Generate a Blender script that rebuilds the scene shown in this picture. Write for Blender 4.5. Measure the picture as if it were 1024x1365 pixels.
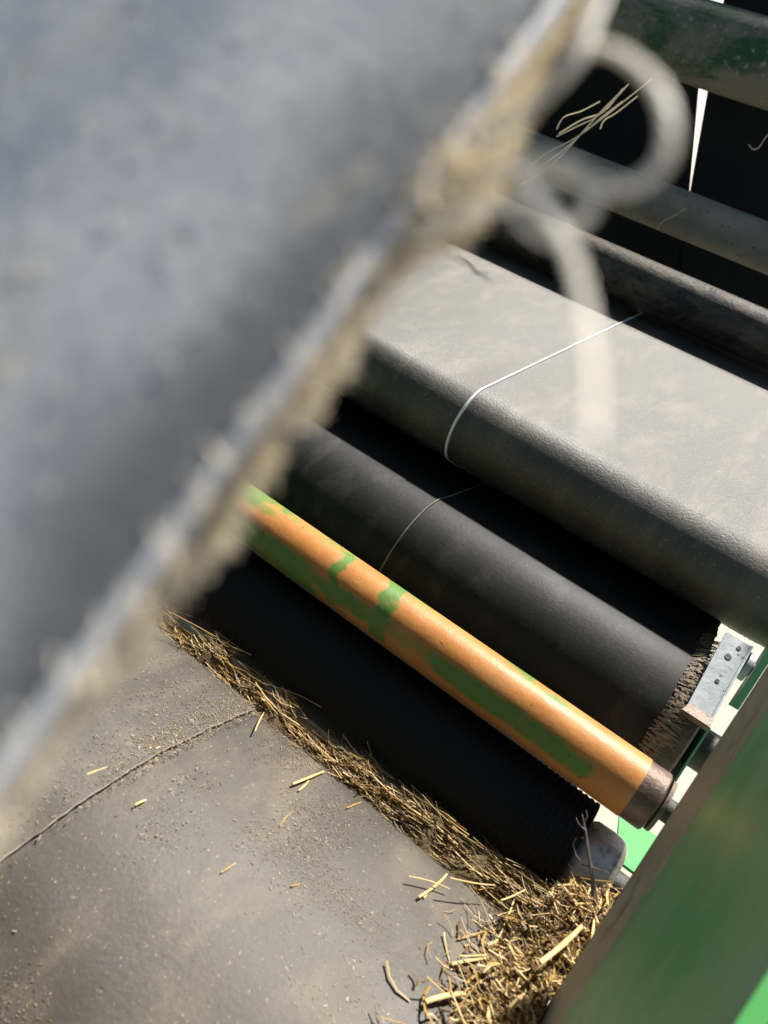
import bpy, math, random
from mathutils import Matrix, Vector, noise as mnoise
random.seed(7)
S = bpy.context.scene
for o in list(bpy.data.objects): bpy.data.objects.remove(o)

# ------------------------------------------------------------------ camera
# every roller axis is parallel to world X; the photograph's vanishing point of that axis fixes the camera's tilt
FPX, VPX, VPY, PITCH = 1000.0, -1700.0, -750.0, math.radians(45)
exc = Vector((512 - VPX, VPY - 682.5, FPX)).normalized()          # world X seen in camera axes
fc = Vector((0, 0, -1)); fc = (fc - exc * fc.dot(exc)).normalized()
uc = exc.cross(fc)
WX = Vector((1, 0, 0)); WF = Vector((0, math.cos(PITCH), -math.sin(PITCH))); WU = Vector((0, math.sin(PITCH), math.cos(PITCH)))
CAM = Vector((0, 0, 1.9))
BASIS = Matrix((WX, WF, WU)).transposed()                          # columns: across (x), away (a), up the picture (b)
def W(x, a, b): return CAM + BASIS @ Vector((x, a, b))
def ray(px, py):
    r = Vector(((px - 512) / FPX, -(py - 682.5) / FPX, -1))
    return r.dot(exc) / r.dot(fc), r.dot(uc) / r.dot(fc)
def PX(px, py, a):
    q, t = ray(px, py); return (q * a, a, t * a)
def PXx(px, py, x):
    q, t = ray(px, py); a = x / q; return (x, a, t * a)
cam = bpy.data.cameras.new('camera'); co = bpy.data.objects.new('camera', cam); S.collection.objects.link(co)
cols = [WX * exc[i] + WF * fc[i] + WU * uc[i] for i in range(3)]
co.matrix_world = Matrix.Translation(CAM) @ Matrix(cols).transposed().to_4x4()
cam.sensor_fit = 'VERTICAL'; cam.sensor_height = 36; cam.lens = 36 * FPX / 1365
cam.clip_start = 0.01; cam.clip_end = 3000
cam.dof.use_dof = True; cam.dof.focus_distance = 1.06
cam.dof.aperture_fstop = (cam.lens / 1000) / 0.0046               # a 4.3 mm wide pupil
S.camera = co
# ------------------------------------------------------------------ light
to_sun = (WU + WX * 0.07 + WF * 0.08).normalized()
sun_el = math.asin(to_sun.z); sun_az = math.atan2(to_sun.x, to_sun.y)
w = bpy.data.worlds.new('World'); S.world = w; w.use_nodes = True
nt = w.node_tree; sky = nt.nodes.new('ShaderNodeTexSky'); sky.sky_type = 'NISHITA'; sky.sun_disc = False
sky.sun_elevation = sun_el; sky.sun_rotation = sun_az
nt.links.new(sky.outputs[0], nt.nodes['Background'].inputs[0]); nt.nodes['Background'].inputs[1].default_value = 0.05
sl = bpy.data.lights.new('sun', 'SUN'); sl.energy = 5.0; sl.angle = math.radians(2.5); sl.color = (1, 0.95, 0.87)
so = bpy.data.objects.new('sun', sl); S.collection.objects.link(so)
so.rotation_euler = to_sun.to_track_quat('Z', 'Y').to_euler(); so.location = (0, 3, 6)
S.view_settings.view_transform = 'Standard'; S.view_settings.look = 'None'
S.view_settings.exposure = 1.1; S.view_settings.gamma = 1
S.cycles.use_denoising = True; S.cycles.max_bounces = 8

# ------------------------------------------------------------------ helpers
class MB:
    def __init__(s): s.v = []; s.f = []; s.m = []; s.at = []
    def quad(s, *i, m=0): s.f.append(i); s.m.append(m)
    def grid(s, pts, close=False, m=0, cap=False):
        n = len(s.v); R = len(pts); C = len(pts[0])
        for r in pts: s.v += [tuple(p) for p in r]
        for i in range(R - 1):
            for j in range(C if close else C - 1):
                k = (j + 1) % C; s.quad(n + i * C + j, n + i * C + k, n + (i + 1) * C + k, n + (i + 1) * C + j, m=m)
        if cap:
            s.quad(*[n + j for j in range(C)][::-1], m=m); s.quad(*[n + (R - 1) * C + j for j in range(C)], m=m)
    def box(s, x0, x1, a0, a1, b0, b1, m=0):
        s.hexa([(x0, a0, b0), (x1, a0, b0), (x1, a1, b0), (x0, a1, b0), (x0, a0, b1), (x1, a0, b1), (x1, a1, b1), (x0, a1, b1)], m)
    def hexa(s, p, m=0):
        n = len(s.v); s.v += [tuple(q) for q in p]
        for f in ((3, 2, 1, 0), (4, 5, 6, 7), (0, 1, 5, 4), (1, 2, 6, 5), (2, 3, 7, 6), (3, 0, 4, 7)): s.quad(*[n + i for i in f], m=m)
    def lathe(s, prof, ca, cb, n=48, m=0, a0=0.0, cap=True):
        """prof: list of (x, r) along the axis, round (ca, cb)"""
        rows = [[(x, ca - r * math.cos(t), cb + r * math.sin(t)) for t in [a0 + 2 * math.pi * j / n for j in range(n)]] for x, r in prof]
        s.grid(rows, close=True, m=m, cap=cap)
    def tube(s, path, rad, n=6, m=0, flat=1.0):
        path = [Vector(p) for p in path]; rows = []
        for i, p in enumerate(path):
            t = (path[min(i + 1, len(path) - 1)] - path[max(i - 1, 0)])
            t = t.normalized() if t.length > 1e-9 else Vector((1, 0, 0))
            h = Vector((0, 0, 1)) if abs(t.z) < .9 else Vector((1, 0, 0))
            e = t.cross(h).normalized(); g = e.cross(t); r = rad[i] if hasattr(rad, '__len__') else rad
            rows.append([p + (e * math.cos(2 * math.pi * j / n) + g * math.sin(2 * math.pi * j / n) * flat) * r for j in range(n)])
        s.grid(rows, close=True, m=m, cap=True)
    def obj(s, name, mats, parent=None, org=(0, 0, 0), smooth=35):
        me = bpy.data.meshes.new(name); me.from_pydata([(p[0] - org[0], p[1] - org[1], p[2] - org[2]) for p in s.v], [], s.f)
        for mt in (mats if isinstance(mats, (list, tuple)) else [mats]): me.materials.append(mt)
        if any(s.m): me.polygons.foreach_set('material_index', s.m)
        if smooth:
            me.polygons.foreach_set('use_smooth', [True] * len(me.polygons)); me.set_sharp_from_angle(angle=math.radians(smooth))
        for nm, vals in s.at:
            at = me.attributes.new(nm, 'FLOAT', 'POINT'); at.data.foreach_set('value', vals)
        me.update()
        o = bpy.data.objects.new(name, me); S.collection.objects.link(o)
        if parent: o.parent = parent
        else: o.matrix_world = Matrix.Translation(W(*org)) @ BASIS.to_4x4()
        return o
def tag(o, label=None, cat=None, group=None, kind=None):
    for k, v in (('label', label), ('category', cat), ('group', group), ('kind', kind)):
        if v: o[k] = v
    return o
def thing(name, label, cat, org, group=None):
    o = bpy.data.objects.new(name, None); S.collection.objects.link(o); o.empty_display_size = .05
    o.matrix_world = Matrix.Translation(W(*org)) @ BASIS.to_4x4(); o['org'] = org
    return tag(o, label, cat, group)
def part(name, mb, mats, root, smooth=35): return mb.obj(name, mats, root, tuple(root['org']), smooth)
def fbm(x, y, z, o=4): return mnoise.fractal(Vector((x, y, z)), 1.0, 2.0, o)   # about -1..1
def lerp(a, b, t): return a + (b - a) * t
def sstep(a, b, x):
    t = max(0, min(1, (x - a) / (b - a))); return t * t * (3 - 2 * t)

# ------------------------------------------------------------------ materials
def N(nt, kind, **kw):
    n = nt.nodes.new(kind)
    for k, v in kw.items():
        if k in n.inputs: n.inputs[k].default_value = v
        else: setattr(n, k, v)
    return n
def ramp(nt, src, p0, p1):
    r = N(nt, 'ShaderNodeMapRange'); r.inputs[1].default_value = p0; r.inputs[2].default_value = p1; r.clamp = True
    nt.links.new(src, r.inputs[0]); return r.outputs[0]
def mixc(nt, fac, a, b):
    m = nt.nodes.new('ShaderNodeMix'); m.data_type = 'RGBA'
    for i, v in ((0, fac), (6, a), (7, b)):
        if hasattr(v, 'links'): nt.links.new(v, m.inputs[i])
        else: m.inputs[i].default_value = v if i == 0 else (*v, 1)
    return m.outputs[2]
def noise_(nt, co, scale, detail=6, rough=.6, dist=0):
    n = N(nt, 'ShaderNodeTexNoise'); n.inputs['Scale'].default_value = scale; n.inputs['Detail'].default_value = detail
    n.inputs['Roughness'].default_value = rough; n.inputs['Distortion'].default_value = dist; nt.links.new(co, n.inputs['Vector']); return n.outputs['Fac']
def grime(name, c1, c2, scale=8, rough=(.5, .75), dust=None, dustp=(.5, .7), dustscale=14, speck=None, speckp=(.66, .7), speckscale=160,
          bump=.3, bscale=60, stretch=(1, 1, 1), weave=0, metal=0.0, spec=.5, coat=0, attr=None, attrcol=None, attrdist=.25, attrw=.12):
    m = bpy.data.materials.new(name); m.use_nodes = True; nt = m.node_tree; L = nt.links.new; B = nt.nodes['Principled BSDF']
    tc = nt.nodes.new('ShaderNodeTexCoord'); oi = nt.nodes.new('ShaderNodeObjectInfo')
    mp = nt.nodes.new('ShaderNodeVectorMath'); mp.operation = 'SCALE'; cb = nt.nodes.new('ShaderNodeCombineXYZ')
    for i in range(3): L(oi.outputs['Random'], cb.inputs[i])
    L(cb.outputs[0], mp.inputs[0]); mp.inputs[3].default_value = 37.0
    ad = nt.nodes.new('ShaderNodeVectorMath'); ad.operation = 'ADD'; L(tc.outputs['Object'], ad.inputs[0]); L(mp.outputs[0], ad.inputs[1])
    st = nt.nodes.new('ShaderNodeVectorMath'); st.operation = 'MULTIPLY'; L(ad.outputs[0], st.inputs[0]); st.inputs[1].default_value = stretch
    co_, cs = ad.outputs[0], st.outputs[0]
    n1 = noise_(nt, cs, scale, 7, .62, .3)
    col = mixc(nt, ramp(nt, n1, .36, .64), c1, c2)
    if attr:
        at = N(nt, 'ShaderNodeAttribute'); at.attribute_name = attr
        nn = noise_(nt, cs, 34, 8, .72, .8); mm = N(nt, 'ShaderNodeMath'); mm.operation = 'MULTIPLY_ADD'
        L(nn, mm.inputs[0]); mm.inputs[1].default_value = attrdist * 2; L(at.outputs['Fac'], mm.inputs[2])
        col = mixc(nt, ramp(nt, mm.outputs[0], .5 + attrdist - attrw, .5 + attrdist + attrw), col, attrcol)
    if dust:
        n2 = noise_(nt, cs, dustscale, 8, .68, .4); col = mixc(nt, ramp(nt, n2, *dustp), col, dust)
    if speck:
        n3 = noise_(nt, co_, speckscale, 3, .6); col = mixc(nt, ramp(nt, n3, *speckp), col, speck)
    L(col, B.inputs['Base Color'])
    L(ramp2(nt, n1, rough), B.inputs['Roughness'])
    B.inputs['Metallic'].default_value = metal; B.inputs['Specular IOR Level'].default_value = spec
    if coat: B.inputs['Coat Weight'].default_value = coat; B.inputs['Coat Roughness'].default_value = .12
    h = noise_(nt, co_, bscale, 8, .7); hh = h
    if weave:
        wv = N(nt, 'ShaderNodeTexWave'); wv.bands_direction = 'X'; wv.inputs['Scale'].default_value = weave; wv.inputs['Distortion'].default_value = 1.2
        wv.inputs['Detail'].default_value = 2; L(co_, wv.inputs['Vector'])
        ma = N(nt, 'ShaderNodeMath'); ma.operation = 'MULTIPLY_ADD'; L(wv.outputs['Fac'], ma.inputs[0]); ma.inputs[1].default_value = .18; L(h, ma.inputs[2]); hh = ma.outputs[0]
    bp = N(nt, 'ShaderNodeBump'); bp.inputs['Strength'].default_value = bump; bp.inputs['Distance'].default_value = .004; L(hh, bp.inputs['Height'])
    L(bp.outputs[0], B.inputs['Normal'])
    return m
def ramp2(nt, src, rg):
    r = N(nt, 'ShaderNodeMapRange'); r.inputs[1].default_value = .3; r.inputs[2].default_value = .7
    r.inputs[3].default_value = rg[0]; r.inputs[4].default_value = rg[1]; nt.links.new(src, r.inputs[0]); return r.outputs[0]
def straw_mat(name, c1, c2, trans=.25):
    m = bpy.data.materials.new(name); m.use_nodes = True; nt = m.node_tree; B = nt.nodes['Principled BSDF']
    tc = nt.nodes.new('ShaderNodeTexCoord'); n = noise_(nt, tc.outputs['Object'], 90, 4, .6)
    nt.links.new(mixc(nt, ramp(nt, n, .35, .65), c1, c2), B.inputs['Base Color']); B.inputs['Roughness'].default_value = .5
    tr = nt.nodes.new('ShaderNodeBsdfTranslucent'); mx = nt.nodes.new('ShaderNodeMixShader'); mx.inputs[0].default_value = trans
    nt.links.new(B.inputs['Base Color'].links[0].from_socket, tr.inputs[0]); nt.links.new(B.outputs[0], mx.inputs[1]); nt.links.new(tr.outputs[0], mx.inputs[2])
    nt.links.new(mx.outputs[0], nt.nodes['Material Output'].inputs[0])
    return m

M = {}
M['belt_dusty'] = grime('dusty_rubber', (.030, .027, .022), (.056, .049, .040), 6, (.42, .60), (.15, .122, .088), (.48, .82), 18, (.34, .25, .16), (.655, .71), 300, .38, 260, (1, .3, .3), 200, spec=.7)
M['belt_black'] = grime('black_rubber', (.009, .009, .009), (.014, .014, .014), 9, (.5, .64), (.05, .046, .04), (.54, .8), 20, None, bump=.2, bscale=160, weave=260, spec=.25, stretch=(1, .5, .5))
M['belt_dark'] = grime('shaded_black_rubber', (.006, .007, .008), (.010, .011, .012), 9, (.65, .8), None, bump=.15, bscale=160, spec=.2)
M['belt_brown'] = grime('chaff_stained_rubber', (.046, .039, .032), (.074, .063, .050), 7, (.46, .62), (.125, .098, .068), (.50, .75), 13, (.24, .18, .11), (.65, .71), 260, .22, 170, (1, .5, .5), 240, spec=.5)
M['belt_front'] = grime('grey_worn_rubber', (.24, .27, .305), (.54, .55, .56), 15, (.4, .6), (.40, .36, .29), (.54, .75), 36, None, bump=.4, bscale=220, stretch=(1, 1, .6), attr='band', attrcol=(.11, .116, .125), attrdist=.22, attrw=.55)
M['edge_glint'] = grime('pale_edge_glint', (.72, .72, .72), (.82, .82, .82), 40, (.25, .36), bump=.1, spec=1.0)  # near-white colour stands in for the glint on the belt edge
M['edge_grey'] = grime('grey_edge_glint', (.12, .108, .09), (.24, .215, .18), 40, (.4, .6), bump=.2)  # lighter grey stands in for light caught along belt edges
M['cut'] = grime('pale_blue_grey_cut_rubber', (.42, .46, .52), (.58, .61, .66), 60, (.4, .6), (.5, .42, .3), (.55, .7), 90, bump=.4, bscale=300)
M['twine'] = straw_mat('cream_twine', (.80, .72, .58), (.92, .86, .74), .2)
M['fibre'] = straw_mat('cream_fibre', (.84, .76, .60), (.90, .84, .72), .45)
M['torn'] = grime('torn_tan_fabric', (.30, .245, .17), (.16, .13, .09), 60, (.8, .95), bump=.6, bscale=200)
M['paint'] = grime('worn_orange_paint', (.42, .165, .04), (.50, .22, .065), 18, (.36, .5), (.40, .22, .09), (.55, .8), 30, (.10, .06, .03), (.68, .72), 130, .2, 90, spec=.3, attr='green', attrcol=(.105, .20, .04), attrdist=.5, attrw=.22)
M['bare'] = grime('bare_brown_steel', (.07, .043, .03), (.15, .105, .08), 45, (.3, .5), (.10, .06, .04), (.5, .65), 50, bump=.4, bscale=120, metal=.4)
M['rust'] = grime('rust_brown_steel', (.10, .07, .05), (.17, .125, .095), 30, (.5, .75), (.06, .04, .03), (.5, .7), 40, bump=.4, bscale=120, metal=.2)
M['darksteel'] = grime('dark_steel', (.03, .03, .03), (.06, .055, .05), 30, (.4, .6), (.10, .085, .06), (.56, .7), 60, bump=.5, bscale=110, metal=.5)
M['dirtyroll'] = grime('dirt_caked_steel', (.04, .034, .026), (.125, .10, .075), 26, (.45, .7), (.02, .02, .02), (.52, .62), 24, bump=.6, bscale=90, metal=.3, stretch=(.7, 1, 1))
M['dirtbar'] = grime('dusty_olive_paint', (.21, .19, .15), (.30, .27, .22), 14, (.6, .85), (.03, .10, .045), (.62, .72), 7, (.05, .045, .035), (.66, .7), 60, bump=.5, bscale=80, spec=.2)
M['topbar'] = grime('dusty_dark_green_paint', (.15, .143, .118), (.20, .19, .16), 10, (.6, .85), (.03, .085, .042), (.48, .60), 6, (.26, .245, .21), (.60, .7), 60, bump=.6, bscale=70, stretch=(.6, 1, 1), spec=.2)
M['green'] = grime('scuffed_green_paint', (.13, .37, .17), (.16, .40, .2), 6, (.4, .52), (.36, .45, .3), (.42, .78), 9, (.24, .24, .17), (.68, .76), 50, .10, 70, (1, 1.6, .5))
M['greenbright'] = grime('bright_green_paint', (.035, .30, .07), (.05, .34, .09), 6, (.3, .5), bump=.05)
M['greenpure'] = grime('clean_green_paint', (.006, .125, .018), (.008, .14, .022), 6, (.4, .6), bump=.05, spec=.2)
M['edge_rust'] = grime('brown_rusted_edge', (.33, .26, .21), (.42, .36, .31), 22, (.45, .65), (.10, .075, .055), (.55, .7), 26, bump=.3, bscale=110, stretch=(1, 1, .6))
M['palemetal'] = grime('pale_grey_paint', (.30, .33, .34), (.42, .45, .46), 30, (.4, .6), (.25, .23, .2), (.62, .7), 50, (.12, .1, .08), (.68, .7), 70, bump=.25, bscale=90)
M['straw_a'] = straw_mat('pale_straw', (.55, .40, .16), (.70, .54, .27))
M['straw_b'] = straw_mat('gold_straw', (.40, .235, .055), (.52, .33, .10))
M['straw_c'] = straw_mat('brown_straw', (.13, .072, .022), (.22, .13, .042))
M['weed'] = straw_mat('dead_weed', (.12, .09, .07), (.2, .16, .13))
M['mulch'] = grime('packed_chaff', (.07, .045, .02), (.16, .11, .05), 60, (.8, .95), (.26, .18, .08), (.55, .7), 90, bump=1.0, bscale=180)
M['ground'] = grime('dry_stubble_ground', (.42, .38, .30), (.52, .47, .38), 2, (.8, .95), bump=.3, bscale=9)
CHAFF = [straw_mat('pale_chaff', (.40, .31, .20), (.5, .4, .28)), straw_mat('tan_chaff', (.25, .18, .10), (.34, .25, .15)), straw_mat('brown_chaff', (.12, .085, .05), (.2, .145, .09))]
M['silver'] = grime('worn_silver_steel', (.45, .43, .42), (.62, .61, .6), 40, (.25, .4), (.2, .15, .12), (.55, .68), 50, bump=.5, bscale=90, metal=.6)
STRAW = [M['straw_a'], M['straw_b'], M['straw_c']]

# ------------------------------------------------------------------ setting
g = bpy.data.meshes.new('ground'); G = 400
g.from_pydata([(-G, -G, 0), (G, -G, 0), (G, G, 0), (-G, G, 0)], [], [(0, 1, 2, 3)]); g.materials.append(M['ground'])
go = bpy.data.objects.new('ground', g); S.collection.objects.link(go); tag(go, 'dry pale stubble ground under the machine', 'ground', kind='structure')

# ------------------------------------------------------------------ belts
def arc(ca, cb, r, p0, p1, n):
    return [(ca - r * math.cos(math.radians(lerp(p0, p1, i / n))), cb + r * math.sin(math.radians(lerp(p0, p1, i / n)))) for i in range(n + 1)]
def resample(prof, step):
    out = [prof[0]]
    for p, q in zip(prof, prof[1:]):
        d = math.dist(p, q); n = max(1, int(d / step))
        out += [(lerp(p[0], q[0], i / n), lerp(p[1], q[1], i / n)) for i in range(1, n + 1)]
    return out
def normals(prof, flip=1):
    out = []
    for i in range(len(prof)):
        p, q = prof[max(i - 1, 0)], prof[min(i + 1, len(prof) - 1)]; d = math.dist(p, q) or 1
        out.append((-(q[1] - p[1]) / d * flip, (q[0] - p[0]) / d * flip))
    return out
def belt_mb(prof, x0, x1, t=.006, step=.02, flip=1, nx=10, wob=.0005, lift=0, seed=0, ragr=0, ragl=0, dip=None):
    """closed sheet: prof is the outer face (its normal on the visible side), t the thickness behind it; x0/x1 may be functions of s"""
    pr = resample(prof, step); nr = normals(pr, flip); m = MB(); top = []; bot = []; s = 0
    for i, ((a, b), (na, nb)) in enumerate(zip(pr, nr)):
        if i: s += math.dist(pr[i - 1], pr[i])
        e0 = (x0(s) if callable(x0) else x0) + ragl * fbm(s * 60, seed, 1); e1 = (x1(s) if callable(x1) else x1) + ragr * fbm(s * 60, seed, 2)
        rt = []; rb = []
        for j in range(nx + 1):
            u_ = j / nx; x = lerp(e0, e1, u_)
            w_ = lift + wob * fbm(x * 5, s * 6, seed) + (dip[1] * math.exp(-max(0, x - dip[0]) / dip[2]) if dip else 0)
            rt.append((x, a + na * w_, b + nb * w_)); rb.append((x, a + na * (w_ - t), b + nb * (w_ - t)))
        top.append(rt); bot.append(rb)
    rows = [r + q[::-1] for r, q in zip(top, bot)]
    m.grid(rows, close=True, cap=True); return m

AW, XW = 0.75, 0.1013                                                # side panel: edge distance and plane
UP = [(2.02, .905)] + arc(1.183, .2, .068, 53.5, -100, 22) + [(1.55, .17), (1.9, .35)]   # upper pair: far end to the turn and back below
UP = UP[::-1]                                                       # order so that the outer face normal is on the visible side
LO = [(2.1, .506), (1.115, .067)] + arc(1.162, -.037, .115, 64, -80, 24) + [(1.5, -.20)]
LO = LO[::-1]
LLP = [(.40, -.70), (.44, -.60), (.485, -.525), (.53, -.473), (.566, -.437), (.626, -.392), (.704, -.349), (.79, -.322), (.86, -.304), (.895, -.2985), (.910, -.306), (.917, -.32), (.915, -.36), (.89, -.42)]
REAR = [(2.75, .49), (1.83, 2.22)]
bU = belt_mb(UP, -.402, .157, seed=1, nx=16, flip=1)
r = thing('rubber_belt', 'dusty grey sunlit belt curving over its roller, with a bright highlight painted along its side edge', 'belt', (-.12, 1.15, .2), 'flat belts of the baler')
part('belt_sheet', bU, M['belt_dusty'], r)
# raised strip at the joint, its highlight put into a pale colour
pr = resample(UP, .02); m = MB()
nr = normals(pr); rows = []
for i, ((a, b), (na, nb)) in enumerate(zip(pr, nr)):
    if a > 1.79: continue
    wd = .005
    rows.append([(-.408, a + na * .0005, b + nb * .0005), (-.408 + wd, a + na * .0022, b + nb * .0022), (-.408 + wd, a - na * .003, b - nb * .003), (-.408, a - na * .003, b - nb * .003)])
m.grid(rows, close=True, cap=True); part('edge_highlight', m, M['edge_glint'], r)
tag(belt_mb(UP, -1.05, -.4095, seed=2, lift=-.0015).obj('rubber_belt', M['belt_dusty'], None, (-.7, 1.15, .2)), 'dusty grey belt mostly behind the frayed edge, beside the bright-edged one', 'belt', 'flat belts of the baler')
r = thing('rubber_belt', 'black belt with a torn tan edge, wrapped round a roller behind the orange roller', 'belt', (-.13, 1.1, 0), 'flat belts of the baler')
part('belt_sheet', belt_mb(LO, -.352, .085, seed=3, ragr=.006, step=.008), M['belt_black'], r)
m = MB(); rows = []
for (a, b), (na, nb) in zip(resample(LO, .012), normals(resample(LO, .012))):
    if a < 1.5: rows.append([(-.3555 + cx, a + na * h, b + nb * h) for cx, h in ((0, .0004), (.0022, .001), (.0022, -.003), (0, -.003))])
m.grid(rows, close=True, cap=True); part('edge_highlight', m, M['edge_grey'], r)  # bright joint line put in as a grey strip
LOr = resample(LO, .006); LOn = normals(LOr); m = MB(); rnd = random.Random(5)
for i, ((a, b), (na, nb)) in enumerate(zip(LOr, LOn)):
    if a > 1.2 or b < -.12 or b > .1: continue
    for k in range(9):
        L_ = rnd.uniform(.004, .026); x0 = .085 - rnd.uniform(0, .02); wd = rnd.uniform(.0004, .0022); h0 = rnd.uniform(.0005, .003)
        s1 = rnd.uniform(-.008, .008); ta, tb = nb, -na
        p = [(x0, a + na * h0, b + nb * h0)]
        p0 = Vector(p[0]); tv = Vector((0, ta, tb)); nv = Vector((0, na, nb)); q0 = p0 + Vector((L_, 0, 0)) + tv * s1 + nv * rnd.uniform(-.002, .009)
        mid = (p0 + q0) / 2 + nv * rnd.uniform(0, .004)
        n0 = len(m.v)
        for c, ww in ((p0, wd), (mid, wd * .8), (q0, wd * .25)): m.v += [tuple(c - tv * ww), tuple(c + tv * ww)]
        m.quad(n0, n0 + 1, n0 + 3, n0 + 2); m.quad(n0 + 2, n0 + 3, n0 + 5, n0 + 4)
tag(part('torn_edge', m, M['torn'], r, None), 'torn tan fabric along the belt edge', kind='stuff')
tag(belt_mb(LO, -1.0, -.3565, seed=4, lift=-.001).obj('rubber_belt', M['belt_black'], None, (-.68, 1.1, 0)), 'black belt with the far side hidden, next to the torn-edged black belt', 'belt', 'flat belts of the baler')
XL = -.337
def rim():
    pr = resample(LLP, .008); m = MB(); p = []; sl_ = 0
    for i, ((a, b), (na, nb)) in enumerate(zip(pr, normals(pr))):
        if i: sl_ += math.dist(pr[i - 1], pr[i])
        p.append((XL + .0022 * fbm(sl_ * 60, 6, 2) + .0002, a + na * .0038, b + nb * .0038))
    m.tube(p, .0009, 6); return m
tag(belt_mb(LLP, XL - .02, .1005, seed=5, wob=.0005, nx=44, lift=.0035, dip=(XL, -.004, .05)).obj('rubber_belt', M['belt_brown'], None, (-.1, .7, -.35)), 'brown-grey chaff-strewn belt below the straw ridge, running to the side panel', 'belt', 'flat belts of the baler')
r = thing('rubber_belt', 'brown-grey chaff-strewn belt with its edge lapping over its neighbour, partly behind the frayed belt', 'belt', (-.6, .7, -.35), 'flat belts of the baler')
part('belt_sheet', belt_mb(LLP, -.95, XL, seed=6, wob=.0005, lift=.004, step=.008, ragr=.0022), M['belt_brown'], r); part('edge_highlight', rim(), M['edge_grey'], r)  # rim coloured lighter to imitate light on the lapped edge
# rear belts with a wedge of daylight between them
def rear_x(px0, py0, px1, py1):
    def hit(px, py):
        q, t = ray(px, py); (a0, b0), (a1, b1) = REAR; k = (t * a0 - b0) / ((b1 - b0) - t * (a1 - a0)); a = lerp(a0, a1, k)
        return q * a, k * math.dist(*REAR)
    xa, sa = hit(px0, py0); xb, sb = hit(px1, py1)
    return lambda s: xa + (s - sa) / (sb - sa) * (xb - xa)
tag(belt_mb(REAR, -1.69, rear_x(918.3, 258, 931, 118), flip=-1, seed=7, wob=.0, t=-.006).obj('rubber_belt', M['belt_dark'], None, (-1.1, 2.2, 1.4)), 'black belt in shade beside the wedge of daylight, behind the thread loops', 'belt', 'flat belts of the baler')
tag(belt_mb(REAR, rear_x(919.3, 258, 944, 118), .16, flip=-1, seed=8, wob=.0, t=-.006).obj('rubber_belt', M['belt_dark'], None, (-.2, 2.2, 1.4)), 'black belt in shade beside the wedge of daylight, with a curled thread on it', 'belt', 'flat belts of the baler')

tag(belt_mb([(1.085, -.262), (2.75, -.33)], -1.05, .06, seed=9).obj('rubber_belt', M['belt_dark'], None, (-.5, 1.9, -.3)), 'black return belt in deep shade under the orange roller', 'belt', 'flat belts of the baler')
m = MB(); m.box(-1.7, -1.695, -.1, 2.9, -.9, 2.2); tag(m.obj('side_panel', M['green'], None, (-1.7, 1.4, 0), None), 'unseen green side panel of the baler, added at the far roller ends to block skylight', 'panel')  # housing side out of view, added to darken the interior
# ------------------------------------------------------------------ rollers
def roller(name, label, ca, cb, x0, x1, R, mat, shaft=.018, group='rollers of the baler', seg=56):
    r = thing(name, label, 'roller', ((x0 + x1) / 2, ca, cb), group)
    m = MB(); m.lathe([(x0, R - .003), (x0 + .003, R)] + [(lerp(x0, x1, i / 40), R) for i in range(1, 40)] + [(x1 - .003, R), (x1, R - .003)], ca, cb, seg)
    part('drum', m, mat, r)
    for e0, e1 in ((x0 - .25, x0 + .01), (x1 - .01, x1 + .06)):
        m = MB(); m.lathe([(e0, shaft), (e1, shaft)], ca, cb, 20); part('shaft', m, M['darksteel'], r)
    return r
# painted roller: worn orange over green
CA, CB, R = .95, -.1088, .0372; X0, X1 = -1.0, .108
r = thing('painted_roller', 'slim orange roller with worn green patches and a bare steel end', 'roller', ((X0 + X1) / 2, CA, CB), 'rollers of the baler')
m = MB(); n = 64; K = 260; xs = [lerp(X0, X1 - .027, i / K) for i in range(K + 1)]
m.lathe([(x, R + .0006) for x in xs], CA, CB, n)
gv = []
xr1 = PX(455, 765, .925)[0]; xr2 = PX(520, 812, .925)[0]
for x in xs:
    for j in range(n):
        ph = math.degrees(2 * math.pi * j / n); ph = (ph + 180) % 360 - 180
        nz = fbm(x * 14, 3.1, math.sin(math.radians(ph)) * 1.5) ; nz2 = fbm(x * 5, 9.7, 0)
        v = 0
        v = max(v, sstep(34, 4, abs(ph + 20 + 14 * nz2)) * (.75 + .7 * fbm(x * 9, 1.3, 2)))     # blotches low on the face
        top = sstep(36, 62, ph) * (1 - sstep(-.08, .07, x)); v = max(v, top * (.45 + 1.1 * fbm(x * 11, 7.7, ph * .01)))
        for xr, wd in ((xr1, .007), (xr2, .013)):
            v = max(v, sstep(wd * 1.7, wd * .6, abs(x - xr + .0001 * ph + .012 * nz)) * (1.0 + .4 * fbm(x * 40, ph * .02, 6)) * sstep(-70, -50, ph) * .95)
        v = max(v, sstep(-.44, -.56, x + .05 * nz) * .95 * sstep(5, 40, ph), sstep(-.34, -.42, x + .03 * nz) * .95 * sstep(10, -15, ph))
        if x > .02: v *= 1 - sstep(.02, .05, x)
        gv.append(v + .12 * nz)
m.at.append(('green', gv)); part('painted_tube', m, M['paint'], r)
m = MB(); xe = X1 - .027
m.lathe([(xe, R - .0004), (xe + .02, R - .0003), (X1 - .002, R - .0004), (X1, R - .003)], CA, CB, n); part('bare_end', m, M['bare'], r)
m = MB(); m.lathe([(X1, R * .55), (X1 + .003, R * .55)], CA, CB, 32); m.lathe([(X1 + .003, R * .86), (X1 + .0075, R * .86)], CA, CB, 40); part('end_flange', m, M['rust'], r)
m = MB(); m.lathe([(X1 + .0075, .014), (X1 + .07, .014)], CA, CB, 20); part('shaft', m, M['darksteel'], r)
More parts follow.
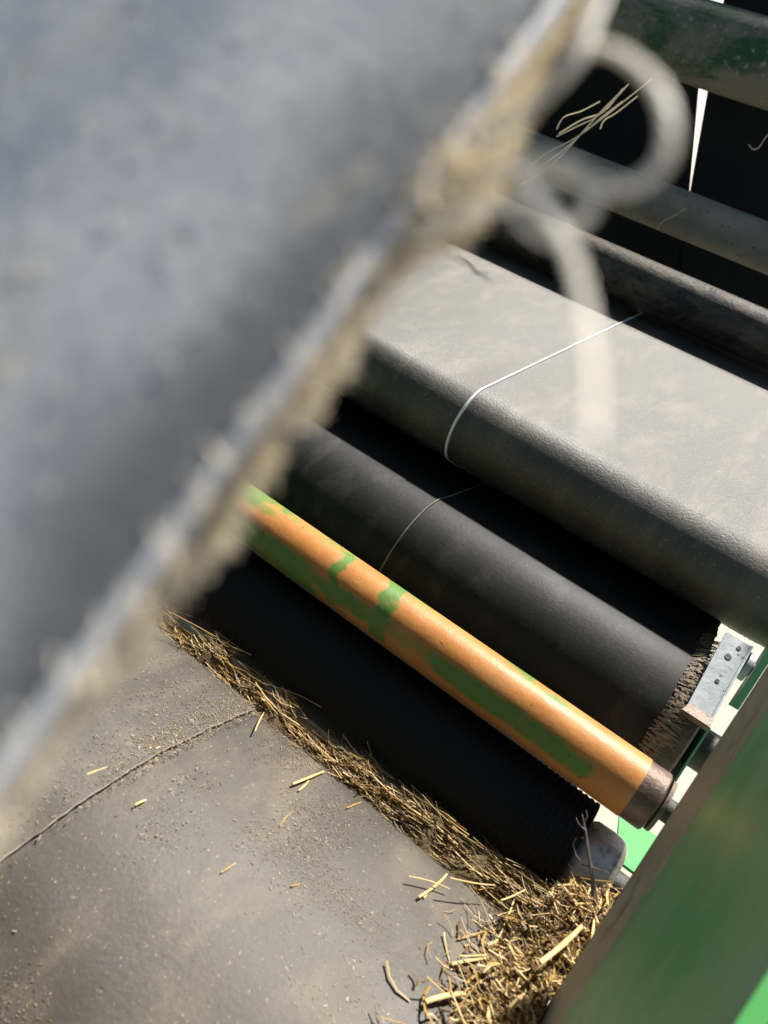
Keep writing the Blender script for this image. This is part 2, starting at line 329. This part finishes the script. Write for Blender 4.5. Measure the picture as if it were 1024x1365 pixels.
# ribbed dark roller below it
CA, CB, R = .977, -.2205, .068; X0, X1 = -1.0, .062
r = thing('ribbed_roller', 'dark ribbed roller under the orange roller, with a bare silver end', 'roller', ((X0 + X1) / 2, CA, CB), 'rollers of the baler')
m = MB(); pf = []
x = X0
while x < X1: dr = .0012 * sstep(-.10, .02, x) + .0001; pf += [(x, R - dr), (x + .0022, R - dr), (x + .0027, R), (x + .0065, R), (x + .007, R - dr)]; x += .008
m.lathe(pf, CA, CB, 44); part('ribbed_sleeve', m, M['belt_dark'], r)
m = MB(); m.lathe([(X1 + .002, .046), (X1 + .010, .051), (X1 + .03, .052), (X1 + .045, .050), (X1 + .052, .042)], CA, CB, 40); part('bare_end', m, M['silver'], r)
m = MB(); m.lathe([(X1 - .01, .02), (X1 + .14, .02)], CA, CB, 20); part('shaft', m, M['darksteel'], r)
# rollers inside the belts
roller('belt_roller', 'rusty roller end carrying the torn-edged black belt', 1.162, -.037, -1.0, .116, .108, M['rust'], .03)
roller('belt_roller', 'steel roller inside the turn of the dusty sunlit belt', 1.183, .2, -1.05, .16, .0615, M['darksteel'])
roller('idler_roller', 'dirt-caked dark roller lying on the far end of the sunlit belt', 1.762, .795, -1.4, .18, .058, M['dirtyroll'])
roller('guide_roller', 'dusty olive roller at the foot of the shaded belts', 1.95, 1.096, -1.5, .18, .057, M['dirtbar'])
roller('top_roller', 'thick dusty green roller above the wedge of daylight', 1.87, 1.498, -1.4, .18, .0946, M['topbar'], .03)

# ------------------------------------------------------------------ side panel and frame at the roller ends
r = thing('side_panel', 'scuffed glossy green side panel with a brown rusted edge', 'panel', (XW, .55, -.3))
m = MB(); m.box(XW, XW + .005, .357, AW, -1.0, .14); part('panel_sheet', m, M['green'], r, None)
m = MB(); rows = [[(XW - .0001, .645 + .008 * fbm(b_ * 9, 1, 1) + .012 * fbm(b_ * 60, 3, 2), b_), (XW - .0004, .66 + .008 * fbm(b_ * 9, 1, 1) + .012 * fbm(b_ * 60, 3, 2), b_), (XW - .0004, AW + .002, b_), (XW - .0001, AW + .002, b_)] for b_ in [lerp(-.99, .139, i / 220) for i in range(221)]]
m.grid(rows, close=True, cap=True); m.box(XW - .0006, XW + .0065, AW + .0021, AW + .0045, -.99, .139); part('rusted_edge', m, M['edge_rust'], r, None)
m = MB(); m.box(XW + .0002, XW + .06, .22, .313, -1.0, .14); part('edge_post', m, M['rust'], r, None)
m = MB(); m.box(.14, .6, .45, 1.0, -.156, -.15); tag(m.obj('fender_plate', M['greenpure'], None, (.35, .7, -.15), None), 'bright green sunlit plate outside the side panel', 'plate')
m = MB(); m.box(.139, .149, 1.12, 1.15, .035, .5); tag(m.obj('frame_post', M['green'], None, (.144, 1.13, .1), None), 'narrow dark green post beside the pale bracket', 'post')
m = MB(); m.box(.1262, .1290, 1.08, 1.24, -.145, -.005); tag(m.obj('bearing_plate', M['green'], None, (.1275, 1.16, -.07), None), 'dark green bearing plate at the rusty roller end', 'plate')
r = thing('frame_rail', 'bright green sunlit frame plate beyond the roller ends', 'rail', (.3, 1.7, -.3))
m = MB(); m.hexa([(.165, 1.50, -.30), (.45, 1.50, -.30), (.45, 1.95, -.29), (.165, 1.95, -.29), (.165, 1.50, -.295), (.45, 1.50, -.295), (.45, 1.95, -.285), (.165, 1.95, -.285)])
part('plate', m, M['greenbright'], r, None)
# pale bracket with holes
def bracket():
    r = thing('end_bracket', 'pale grey sunlit bracket with holes at the torn belt end', 'bracket', (.11, 1.06, .05))
    m = MB()
    def P_(x, s, h=0):
        a0, b0, a1, b1 = 1.045, .002, 1.10, .112; d = math.dist((a0, b0), (a1, b1)); na, nb = -(b1 - b0) / d, (a1 - a0) / d
        return (x, lerp(a0, a1, s) + na * h, lerp(b0, b1, s) + nb * h)
    m.hexa([P_(.088, 0), P_(.118, 0), P_(.118, 1), P_(.084, 1), P_(.088, 0, .004), P_(.118, 0, .004), P_(.118, 1, .004), P_(.084, 1, .004)])
    part('plate', m, M['palemetal'], r, None)
    m = MB(); m.hexa([P_(.118, 0, -.02), P_(.121, 0, -.02), P_(.121, 1, -.02), P_(.118, 1, -.02), P_(.118, 0, .006), P_(.121, 0, .006), P_(.121, 1, .006), P_(.118, 1, .006)])
    part('folded_lip', m, M['palemetal'], r, None)
    m = MB(); m.hexa([P_(.084, -.12, .001), P_(.121, -.12, .001), P_(.121, -.002, .001), P_(.088, -.002, .001), P_(.084, -.12, .016), P_(.121, -.12, .016), P_(.121, -.002, .012), P_(.088, -.002, .012)])
    part('worn_block', m, M['bare'], r, None)
    for x, s_, rr in ((.101, .74, .0042), (.104, .42, .0028), (.107, .9, .003)):
        m = MB(); c = Vector(P_(x, s_, .0042)); e1 = Vector((1, 0, 0)); e2 = (Vector(P_(x, s_ + .1)) - Vector(P_(x, s_))).normalized(); n3 = e1.cross(e2)
        m.grid([[c + n3 * z + (e1 * math.cos(t) + e2 * math.sin(t)) * rr * k for t in [2 * math.pi * j / 14 for j in range(14)]] for z, k in ((-.001, 1), (.0008, 1))], close=True, cap=True)
        part('bolt', m, M['darksteel'], r, None)
bracket()
r = thing('bearing_ring', 'small pale bearing ring beside the bracket and green post', 'bearing', (.128, 1.10, .085))
m = MB(); m.lathe([(.123, .012), (.123, .020), (.131, .020), (.131, .012)], 1.10, .088, 28, cap=False); m.f += [tuple(3 * 28 + k for k in (j, (j + 1) % 28)) + ((j + 1) % 28, j) for j in range(28)]; m.m += [0] * 28; part('outer_race', m, M['palemetal'], r)
m = MB(); m.lathe([(.1215, .010), (.134, .010)], 1.10, .088, 20); part('pin', m, M['darksteel'], r)

# ------------------------------------------------------------------ front belt with frayed edge
def XE(b): return -.0572 - .1 * b
def fa(b): return .086 + .25 * b
FR = [(fa(-.7), -.7), (fa(.7), .7)]
r = thing('frayed_belt', 'grey worn belt close to the lens with cream frayed threads along its edge', 'belt', (-.2, .086, 0), 'flat belts of the baler')
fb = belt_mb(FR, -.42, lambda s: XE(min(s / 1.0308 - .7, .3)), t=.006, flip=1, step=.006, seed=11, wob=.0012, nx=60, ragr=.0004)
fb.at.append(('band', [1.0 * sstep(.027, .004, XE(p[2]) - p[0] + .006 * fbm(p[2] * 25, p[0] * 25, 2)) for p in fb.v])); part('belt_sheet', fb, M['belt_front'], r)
m = MB(); m.grid([[(XE(b) + .0003, fa(b) + .0004, b), (XE(b) + .0011, fa(b) + .001, b), (XE(b) + .0011, fa(b) + .0048, b), (XE(b) + .0003, fa(b) + .0056, b)] for b in [lerp(-.12, .14, i / 60) for i in range(61)]], close=True, cap=True)
part('cut_edge', m, M['cut'], r)
tag(belt_mb(FR, -1.1, -.425, seed=12, step=.03).obj('rubber_belt', M['belt_front'], None, (-.75, .086, 0)), 'unseen grey belt added beside the frayed one to block skylight', 'belt', 'flat belts of the baler')  # neighbour belt out of view, added to keep skylight out of the chamber
rnd = random.Random(3); m = MB()
for i in range(7400):
    b = rnd.uniform(-.11, .11) if i < 6000 else rnd.gauss(.05, .009); cl = .8 * fbm(b * 26, 0, 5) + 1.1 * math.exp(-((b - .05) / .010) ** 2)
    L_ = rnd.uniform(.3, 1) * (.0058 + .0065 * max(0, cl + .1)); a = fa(b) + (rnd.uniform(.0042, .0075) if rnd.random() < .96 else rnd.uniform(-.001, .003))
    p0 = Vector((XE(b) - .0012, a, b)); d = Vector((1, rnd.uniform(-.4, .4), rnd.uniform(-.9, .5))).normalized()
    p1 = p0 + d * L_ * .5; p2 = p1 + Vector((.7, rnd.uniform(-.6, .6), rnd.uniform(-1, .6))).normalized() * L_ * .5
    m.tube([p0, p1, p2], [.0002, .00018, .0001], 3)
tag(part('frayed_fibres', m, M['fibre'], r), 'cream frayed fibres along the belt edge', kind='stuff')
def px_path(pts, d0, n=40):
    P0 = [Vector(PX(x, y, a)) for x, y, a in pts]; out = []
    for i in range(len(P0) - 1):
        p = [P0[max(i - 1, 0)], P0[i], P0[i + 1], P0[min(i + 2, len(P0) - 1)]]
        for k in range(8):
            t = k / 8; out.append(.5 * ((2 * p[1]) + (-p[0] + p[2]) * t + (2 * p[0] - 5 * p[1] + 4 * p[2] - p[3]) * t * t + (-p[0] + 3 * p[1] - 3 * p[2] + p[3]) * t ** 3))
    out.append(P0[-1]); return out
def strand(pts, r0, r1, name='loose_thread'):
    path = px_path(pts, 0); m = MB(); n = len(path)
    for k in range(3):                                             # three twisted plies
        pp = []
        for i, p in enumerate(path):
            rr = lerp(r0, r1, i / (n - 1)) * .5; t = i * .55 + k * 2.094; pp.append(p + Vector((math.cos(t), .6 * math.sin(t), math.sin(t))) * rr)
        m.tube(pp, [lerp(r0, r1, i / (n - 1)) * .62 for i in range(n)], 6)
    part(name, m, M['twine'], r)
strand([(770, 60, .094), (825, 70, .092), (872, 110, .09), (893, 165, .09), (882, 220, .09), (845, 248, .09), (795, 250, .09), (745, 232, .091), (690, 250, .092)], .0010, .00095)
strand([(640, 240, .093), (705, 215, .091), (762, 222, .09), (790, 262, .089), (770, 300, .088), (735, 318, .088), (690, 290, .09)], .0010, .00095)
strand([(700, 230, .09), (735, 290, .088), (762, 340, .086), (778, 400, .083), (786, 460, .079), (792, 530, .074), (790, 590, .07)], .0012, .0004)
strand([(560, 320, .092), (620, 285, .09), (690, 270, .089), (740, 262, .089)], .0010, .00095)
strand([(655, 190, .093), (720, 130, .092), (770, 75, .092), (800, 0, .094), (830, -60, .095)], .0010, .00095)
# specks of chaff on the front belt
m = MB(); rnd = random.Random(9)
for i in range(150):
    b = rnd.uniform(-.08, .10); x = XE(b) - .004 - rnd.random() ** .8 * .09; a = fa(b) - .0012; s_ = rnd.uniform(.0004, .0011) * (1 if rnd.random() < .85 else 1.6)
    ang = rnd.uniform(0, 3.14); dx, db = math.cos(ang) * s_, math.sin(ang) * s_; 
    m.hexa([(x - dx, a, b - db), (x + db * .5, a, b - dx * .5), (x + dx, a, b + db), (x - db * .5, a, b + dx * .5), (x - dx, a - s_ * .2, b - db), (x + db * .5, a - s_ * .2, b - dx * .5), (x + dx, a - s_ * .2, b + db), (x - db * .5, a - s_ * .2, b + dx * .5)])
tag(m.obj('chaff', M['fibre'], None, (-.1, .085, 0), None), 'pale specks of chaff on the front belt', 'chaff', kind='stuff')

# ------------------------------------------------------------------ straw and chaff
def on_prof(prof, x, s_a, h=0):
    """point on a profile (sorted by a) at distance a"""
    for p, q in zip(prof, prof[1:]):
        if min(p[0], q[0]) <= s_a <= max(p[0], q[0]) and p[0] != q[0]:
            t = (s_a - p[0]) / (q[0] - p[0]); d = math.dist(p, q); na, nb = -(q[1] - p[1]) / d, (q[0] - p[0]) / d
            return (x, s_a + na * h, lerp(p[1], q[1], t) + nb * h), (na, nb), ((q[0] - p[0]) / d, (q[1] - p[1]) / d)
def LLhit(px, py, lift=.006):
    q, t = ray(px, py)
    for p, n_ in zip(LLP, LLP[1:]):
        f0, f1 = p[1] - t * p[0], n_[1] - t * n_[0]
        if f0 * f1 <= 0 and p[0] != n_[0]: a = lerp(p[0], n_[0], f0 / (f0 - f1)); return q * a, a
def stalk_pts(rnd, c, d, L_, nrm, sag=.0, bend=.1):
    side = d.cross(nrm).normalized(); k = rnd.uniform(-bend, bend); pts = []
    for i in range(4):
        t = i / 3 - .5; pts.append(c + d * L_ * t + side * k * L_ * (.25 - t * t) * 2 + nrm * rnd.uniform(-.0006, .0006))
    return pts
def chaff_on(name, label, prof, a0, a1, x0, x1, count, smin, smax, dens, org, lift=.0062, seed=1, mats=None):
    mats = CHAFF
    rnd = random.Random(seed); m = MB(); k = 0; tries = 0
    while k < count and tries < count * 30:
        tries += 1; x = rnd.uniform(x0, x1); a = rnd.uniform(a0, a1)
        if rnd.random() > dens(x, a): continue
        res = on_prof(prof, x, a, lift if callable(lift) is False else lift(x))
        if not res: continue
        p, (na, nb), (ta, tb) = res; k += 1
        p = Vector(p); nv = Vector((0, na, nb)); tv = Vector((0, ta, tb)); an = rnd.uniform(0, 6.28)
        d = Vector((1, 0, 0)) * math.cos(an) + tv * math.sin(an); e = nv.cross(d); L_ = rnd.uniform(smin, smax) * (1 if rnd.random() < .9 else 2); wd = L_ * rnd.uniform(.1, .3); h = rnd.uniform(.0002, .0005)
        tl = rnd.uniform(-.3, .3) * L_ * .3
        lo = [p - d * L_ / 2 - e * wd / 2, p + d * L_ / 2 - e * wd / 2, p + d * L_ / 2 + e * wd / 2, p - d * L_ / 2 + e * wd / 2]
        m.hexa(lo + [v + nv * h for v in lo], rnd.choice((0, 0, 1, 1, 2)))
    return tag(m.obj(name, mats, None, org, None), label, 'chaff', kind='stuff')
chaff_on('chaff', 'fine straw chaff scattered over the open brown-grey belt', LLP, .45, .9, XL + .03, .099, 6500, .0005, .0020,
         lambda x, a: max(.03, .25 + 1.0 * fbm(x * 9, a * 9, 4) + .3 * sstep(.75, .9, a)) ** 2.2, (-.1, .7, -.35), lift=.0039, seed=11)
chaff_on('chaff', 'drift of straw chaff along the lapped belt joint', LLP, .5, .9, -.62, XL + .012, 6500, .0006, .0026,
         lambda x, a: min(1, .12 + math.exp(-((x - XL) / .025) ** 2) * sstep(.60, .78, a) * 1.6 + .5 * max(0, fbm(x * 8, a * 8, 1))), (-.45, .7, -.35), lift=.0046, seed=12)
chaff_on('chaff', 'fine tan chaff dusted over the sunlit upper belt', UP, 1.145, 1.72, -.75, .15, 2600, .0008, .003,
         lambda x, a: max(.04, .2 + .8 * fbm(x * 6, a * 6, 7)) ** 1.4, (-.2, 1.4, .45), lift=.0006, seed=13)
# ridge of straw in the crease
m = MB(); rows = []; rnd = random.Random(21); NX = 90
def ridge_h(x): return max(.25, .74 + .75 * fbm(x * 10, 0, 3) + .5 * fbm(x * 31, 0, 8)) * lerp(.7, 1.1, sstep(-.55, -.1, x))
for i in range(NX + 1):
    x = lerp(-.62, .12, i / NX); h = ridge_h(x); w0 = .882 + .02 * fbm(x * 11, 2, 2)
    row = []
    for j in range(9):
        t = j / 8; a = lerp(w0, .918, t); base = -.302; top = .044 * h * math.sin(math.pi * min(1, t * .8 + .0)) ** .8
        row.append((x, a, base - .008 + max(.0, top) + .0035 * fbm(x * 60, a * 60, 1)))
    rows.append(row)
m.grid(rows); 
rr = thing('straw_ridge', 'ridge of packed straw lying in the crease beside the ribbed roller', 'straw', (-.25, .9, -.29))
part('packed_chaff', m, M['mulch'], rr, 60)
m = MB()
for i in range(3600):
    x = rnd.uniform(-.62, .115); t = rnd.random(); h = ridge_h(x); a = lerp(.884, .918, t)
    b = -.309 + .044 * h * math.sin(math.pi * t * .8) ** .8 + rnd.uniform(-.002, .006)
    d = Vector((1, rnd.gauss(0, .35), rnd.gauss(0, .3))).normalized(); 
    if rnd.random() < .25: d = Vector((rnd.gauss(0, 1), rnd.gauss(0, .5), rnd.gauss(0, .6))).normalized()
    L_ = rnd.uniform(.008, .045); rd = rnd.choice((.0002, .00025, .0003, .0004, .0006))
    m.tube(stalk_pts(rnd, Vector((x, a, b)), d, L_, Vector((0, -.4, .9)), bend=.5), rd, 4, rnd.choice((0, 1, 1, 2, 2, 2, 2)), .6)
for i in range(800):
    x = rnd.uniform(-.6, .10); t = rnd.uniform(.0, 1); a = lerp(.884, .918, t); b = -.306 + .044 * ridge_h(x) * math.sin(math.pi * t * .8) ** .8
    d = Vector((1, rnd.gauss(0, .2), rnd.gauss(0, .13))).normalized(); m.tube(stalk_pts(rnd, Vector((x, a, b + rnd.uniform(-.004, .004))), d, rnd.uniform(.025, .085), Vector((0, -.4, .9)), bend=.2), rnd.choice((.0003, .0004, .0005, .0007, .001)), 5, rnd.choice((0, 0, 1, 1, 2)), .7)
tag(part('loose_straws', m, STRAW, rr, None), 'loose straws matted over the ridge', kind='stuff')
# corner pile
rr = thing('straw_pile', 'tangled heap of broken straw in the corner against the green side panel', 'straw', (.07, .86, -.29))
PC = []
def pile_h(x, a):
    u_ = sstep(.028, .09, x + .012 * fbm(a * 18, 5, 1))
    return .050 * u_ * (1 + .75 * sstep(.80, .90, a) * sstep(.03, .10, x)) * (.85 + .3 * fbm(x * 30, a * 30, 3))
m = MB(); rows = []
for i in range(41):
    x = lerp(-.03, .1235, i / 40); row = []
    for j in range(31):
        a = lerp(.6, .925, j / 30); x = min(lerp(-.03, .1235, i / 40), .099 if a < .765 else .1235); p, nn, tt = on_prof(LLP, x, min(a, .909), 0); hh = pile_h(x, a) * (1 - .25 * sstep(.89, .925, a))
        row.append((x, a, p[2] + .002 + hh - (.012 if hh < .004 else 0)))
    rows.append(row)
m.grid(rows); part('packed_chaff', m, M['mulch'], rr, 60)
m = MB(); rnd = random.Random(31)
for i in range(5200):
    a = rnd.uniform(.6, .925); x = .122 - abs(rnd.gauss(0, .04))
    if x < -.06: continue
    p, nn, tt = on_prof(LLP, x, min(a, .909), 0); b = p[2] + pile_h(x, a) * (1 - .25 * sstep(.89, .925, a)) + rnd.uniform(0, .010)
    d = Vector((rnd.gauss(0, 1), rnd.gauss(0, 1), rnd.gauss(0, .45))).normalized(); L_ = rnd.uniform(.006, .045)
    if rnd.random() < .4: L_ *= .5
    pts = stalk_pts(rnd, Vector((x, a, b)), d, L_, Vector((0, -.4, .9)), bend=.55)
    if any(q.x > (.098 if q.y < .765 else .1235) for q in pts): continue
    m.tube(pts, rnd.choice((.00025, .0004, .0004, .0006, .0012)), 4, rnd.choice((0, 1, 1, 2, 2, 2, 2)), .6)
for i in range(260):
    a = rnd.uniform(.66, .92); x = .118 - abs(rnd.gauss(0, .036))
    if x < -.02: continue
    p, nn, tt = on_prof(LLP, x, min(a, .909), 0); b = p[2] + pile_h(x, a) + rnd.uniform(.003, .011)
    d = Vector((rnd.gauss(0, .8), rnd.gauss(0, 1), rnd.gauss(0, .25))).normalized(); pts = stalk_pts(rnd, Vector((x, a, b)), d, rnd.uniform(.03, .10), Vector((0, -.4, .9)), bend=.15)
    if any(q.x > (.098 if q.y < .765 else .1235) for q in pts): continue
    m.tube(pts, rnd.choice((.0005, .0007, .001, .0016)), 5, rnd.choice((0, 0, 0, 1)), .5)
for i in range(240):
    a = rnd.uniform(.64, .92); x = .116 - abs(rnd.gauss(0, .036))
    if x < -.03: continue
    p, nn, tt = on_prof(LLP, x, min(a, .909), 0); b = p[2] + pile_h(x, a) + rnd.uniform(.002, .007)
    d = Vector((rnd.gauss(0, 1), rnd.gauss(0, 1), rnd.gauss(0, .2))).normalized(); pts = stalk_pts(rnd, Vector((x, a, b)), d, rnd.uniform(.012, .045), Vector((0, -.4, .9)), bend=.6)
    if any(q.x > (.096 if q.y < .765 else .1215) for q in pts): continue
    m.tube(pts, [.0006, rnd.uniform(.0015, .0028), rnd.uniform(.0012, .0026), .0003], 6, rnd.choice((0, 1, 2, 2, 2)), .14)
tag(part('loose_straws', m, STRAW, rr, None), 'loose straws tangled over the heap', kind='stuff')
# single stalks that can be picked out: (x0,y0,x1,y1, radius, height above belt, label)
STK = [(567, 1335, 620, 1324, .0042, .012, 'thick pale straw stalk with a dark open end, sticking out of the heap'),
 (602, 1285, 655, 1276, .0028, .010, 'pale straw stalk lying flat below its bent neighbour, at the heap edge'),
 (592, 1243, 600, 1284, .0016, .010, 'bent thin straw stalk rising at the heap edge'),
 (612, 1274, 650, 1273, .0016, .014, 'thin straw stalk lying across just above the flat pale one'),
 (680, 1345, 775, 1225, .0040, .055, 'long thick straw stalk leaning across the heap'),
 (720, 1283, 775, 1235, .0040, .058, 'short thick straw stalk beside the long leaning one'),
 (679, 1260, 706, 1345, .0022, .058, 'straight pale stalk pointing down over the heap'),
 (673, 1221, 735, 1250, .0022, .052, 'pale stalk across the upper heap, ending by the leaning stalks'),
 (610, 1252, 670, 1238, .0013, .02, 'thin straw pointing out over the belt from the heap'),
 (650, 1260, 720, 1237, .0034, .045, 'flattened pale straw blade on the upper heap'),
 (735, 1260, 780, 1259, .0016, .06, 'thin straw reaching to the rusted panel edge'),
 (558, 1196, 596, 1165, .0024, .010, 'single straw with a split end below the ridge, nearest the heap'),
 (565, 1197, 573, 1184, .0016, .008, 'short split piece under the single straw by the heap'),
 (390, 1045, 432, 1028, .0026, .010, 'yellow straw stalk lying free beside the ridge'),
 (398, 1054, 412, 1040, .0018, .008, 'short yellow straw piece crossing the free stalk beside the ridge'),
 (462, 1077, 482, 1069, .0014, .008, 'short straw lying free between ridge and bare belt'),
 (373, 1101, 388, 1083, .0010, .008, 'thin pale straw splinter on the bare belt'),
 (295, 1163, 314, 1150, .0012, .008, 'pale straw splinter in the middle of the bare belt'),
 (388, 1181, 400, 1178, .0012, .008, 'tiny straw splinter on the bare belt, right of the pale splinter'),
 (116, 1032, 214, 995, .0020, .003, 'long straw lying along the lapped belt joint'),
 (128, 1030, 190, 1003, .0014, .004, 'thin straw lying against the long one along the belt joint'),
 (180, 1073, 195, 1066, .0020, .008, 'small straw flake on the belt just below the lapped joint'),
 (545, 1168, 600, 1185, .0016, .016, 'stalk stuck along the foot of the ridge'),
 (600, 1170, 660, 1180, .0016, .034, 'pale stalk lying along the end of the ridge'),
 (340, 975, 352, 950, .0016, .012, 'short straw leaning down from the ridge by the lapped joint'),
 (225, 815, 290, 850, .0014, .045, 'pale stalk on the crest of the ridge end by the frayed belt'),
 (668, 1200, 700, 1186, .0016, .045, 'short stalk between ridge and heap'),
 (755, 1255, 770, 1190, .0013, .065, 'thin upright stalk in front of the dead weed'),
 (775, 1170, 815, 1175, .0014, .075, 'thin stalk crossing by the silver roller end')]
for x0, y0, x1, y1, rd, h, lab in STK:
    e = []
    for px, py in ((x0, y0), (x1, y1)):
        hit = LLhit(px, py); a = hit[1] if hit and hit[1] < .905 else .9
        hh = LLhit(px, py); h = (pile_h(hh[0], hh[1]) + .005 + rd if h > .015 and hh and hh[0] > 0 else max(h - .006, .0) + .0025 + rd * .7)
        for _ in range(160):                                        # slide towards the lens until it lies h above the belt
            q, t = ray(px, py); p = on_prof(LLP, 0, min(a, .905), 0); gap = t * a - p[0][2]
            if gap >= h: break
            a -= .0008
        q, t = ray(px, py); e.append(Vector((q * a, a, t * a)))
    m = MB(); d = e[1] - e[0]; rn = random.Random(x0); sd = Vector((rn.uniform(-1, 1), rn.uniform(-1, 1), rn.uniform(-1, 1))) * d.length * .03
    m.tube([lerp(e[0], e[1], t) + sd * math.sin(3.14 * t) for t in (0, .25, .5, .75, 1)], [rd * .62, rd * .58, rd * .65, rd * .56, rd * .5], 8, 0, .55)
    tag(m.obj('straw_stalk', M['straw_a'] if rd > .0015 else M['straw_b'], None, tuple(e[0])), lab, 'straw', 'single straw stalks')
# dead weed standing at the roller end
r = thing('dead_weed', 'dry grey weed stem standing beside the silver roller end', 'weed', PX(792, 1200, .87))
m = MB(); m.tube([Vector(PX(x, y, .875)) for x, y in ((793, 1205), (790, 1170), (785, 1140), (781, 1110), (776, 1085))], [.0042, .0026, .0019, .0016, .0008], 6)
m.tube([Vector(PX(x, y, .873)) for x, y in ((781, 1108), (771, 1098), (768, 1090))], [.0012, .0009, .0006], 5); m.tube([Vector(PX(x, y, .873)) for x, y in ((779, 1095), (783, 1088), (781, 1080))], [.0012, .0009, .0006], 5); part('stem', m, M['weed'], r)
m = MB(); m.tube([Vector(PX(x, y, .872)) for x, y in ((778, 1117), (768, 1117), (764, 1126), (768, 1140), (774, 1147))], [.0009, .0009, .0008, .0008, .0006], 5); part('tendril', m, M['weed'], r)
m = MB(); m.tube([Vector(PX(x, y, .874)) for x, y in ((774, 1152), (790, 1156), (812, 1163))], [.0008, .0008, .0006], 5); part('side_twig', m, M['weed'], r)
# wisp of hay hanging behind the loops and other threads
r = thing('hay_wisp', 'wisp of pale dry grass caught behind the thread loops', 'hay', PX(770, 190, 1.65))
for pts in (((695, 246), (735, 220), (760, 195), (800, 150), (836, 114)), ((700, 228), (728, 205), (765, 185), (800, 160), (868, 106)), ((742, 182), (770, 168), (800, 152), (838, 112)), ((745, 178), (775, 160), (806, 148), (830, 118)), ((800, 172), (806, 160), (822, 150), (850, 128)), ((742, 172), (752, 156), (775, 148), (800, 135)), ((705, 232), (745, 205), (785, 170), (830, 135))):
    m = MB(); m.tube(px_path([(x, y, 1.66 - .01 * i) for i, (x, y) in enumerate(pts)], 0), .0017, 5); part('grass_blade', m, M['fibre'], r)
m = MB(); m.tube(px_path([(998, 193, 1.99), (1004, 199, 1.98), (1012, 196, 1.98), (1020, 184, 1.99), (1030, 172, 2.0)], 0), .0016, 5)
tag(m.obj('curled_thread', M['fibre'], None, PX(1004, 199, 1.98)), 'curled pale thread hanging before the shaded right belt', 'thread')
m = MB(); m.tube(px_path([(876, 305, 1.88), (885, 294, 1.87), (898, 288, 1.868), (915, 277, 1.87)], 0), .0018, 5)
tag(m.obj('straw_thread', M['straw_a'], None, PX(876, 305, 1.88)), 'thin straw stuck to the olive roller', 'thread')
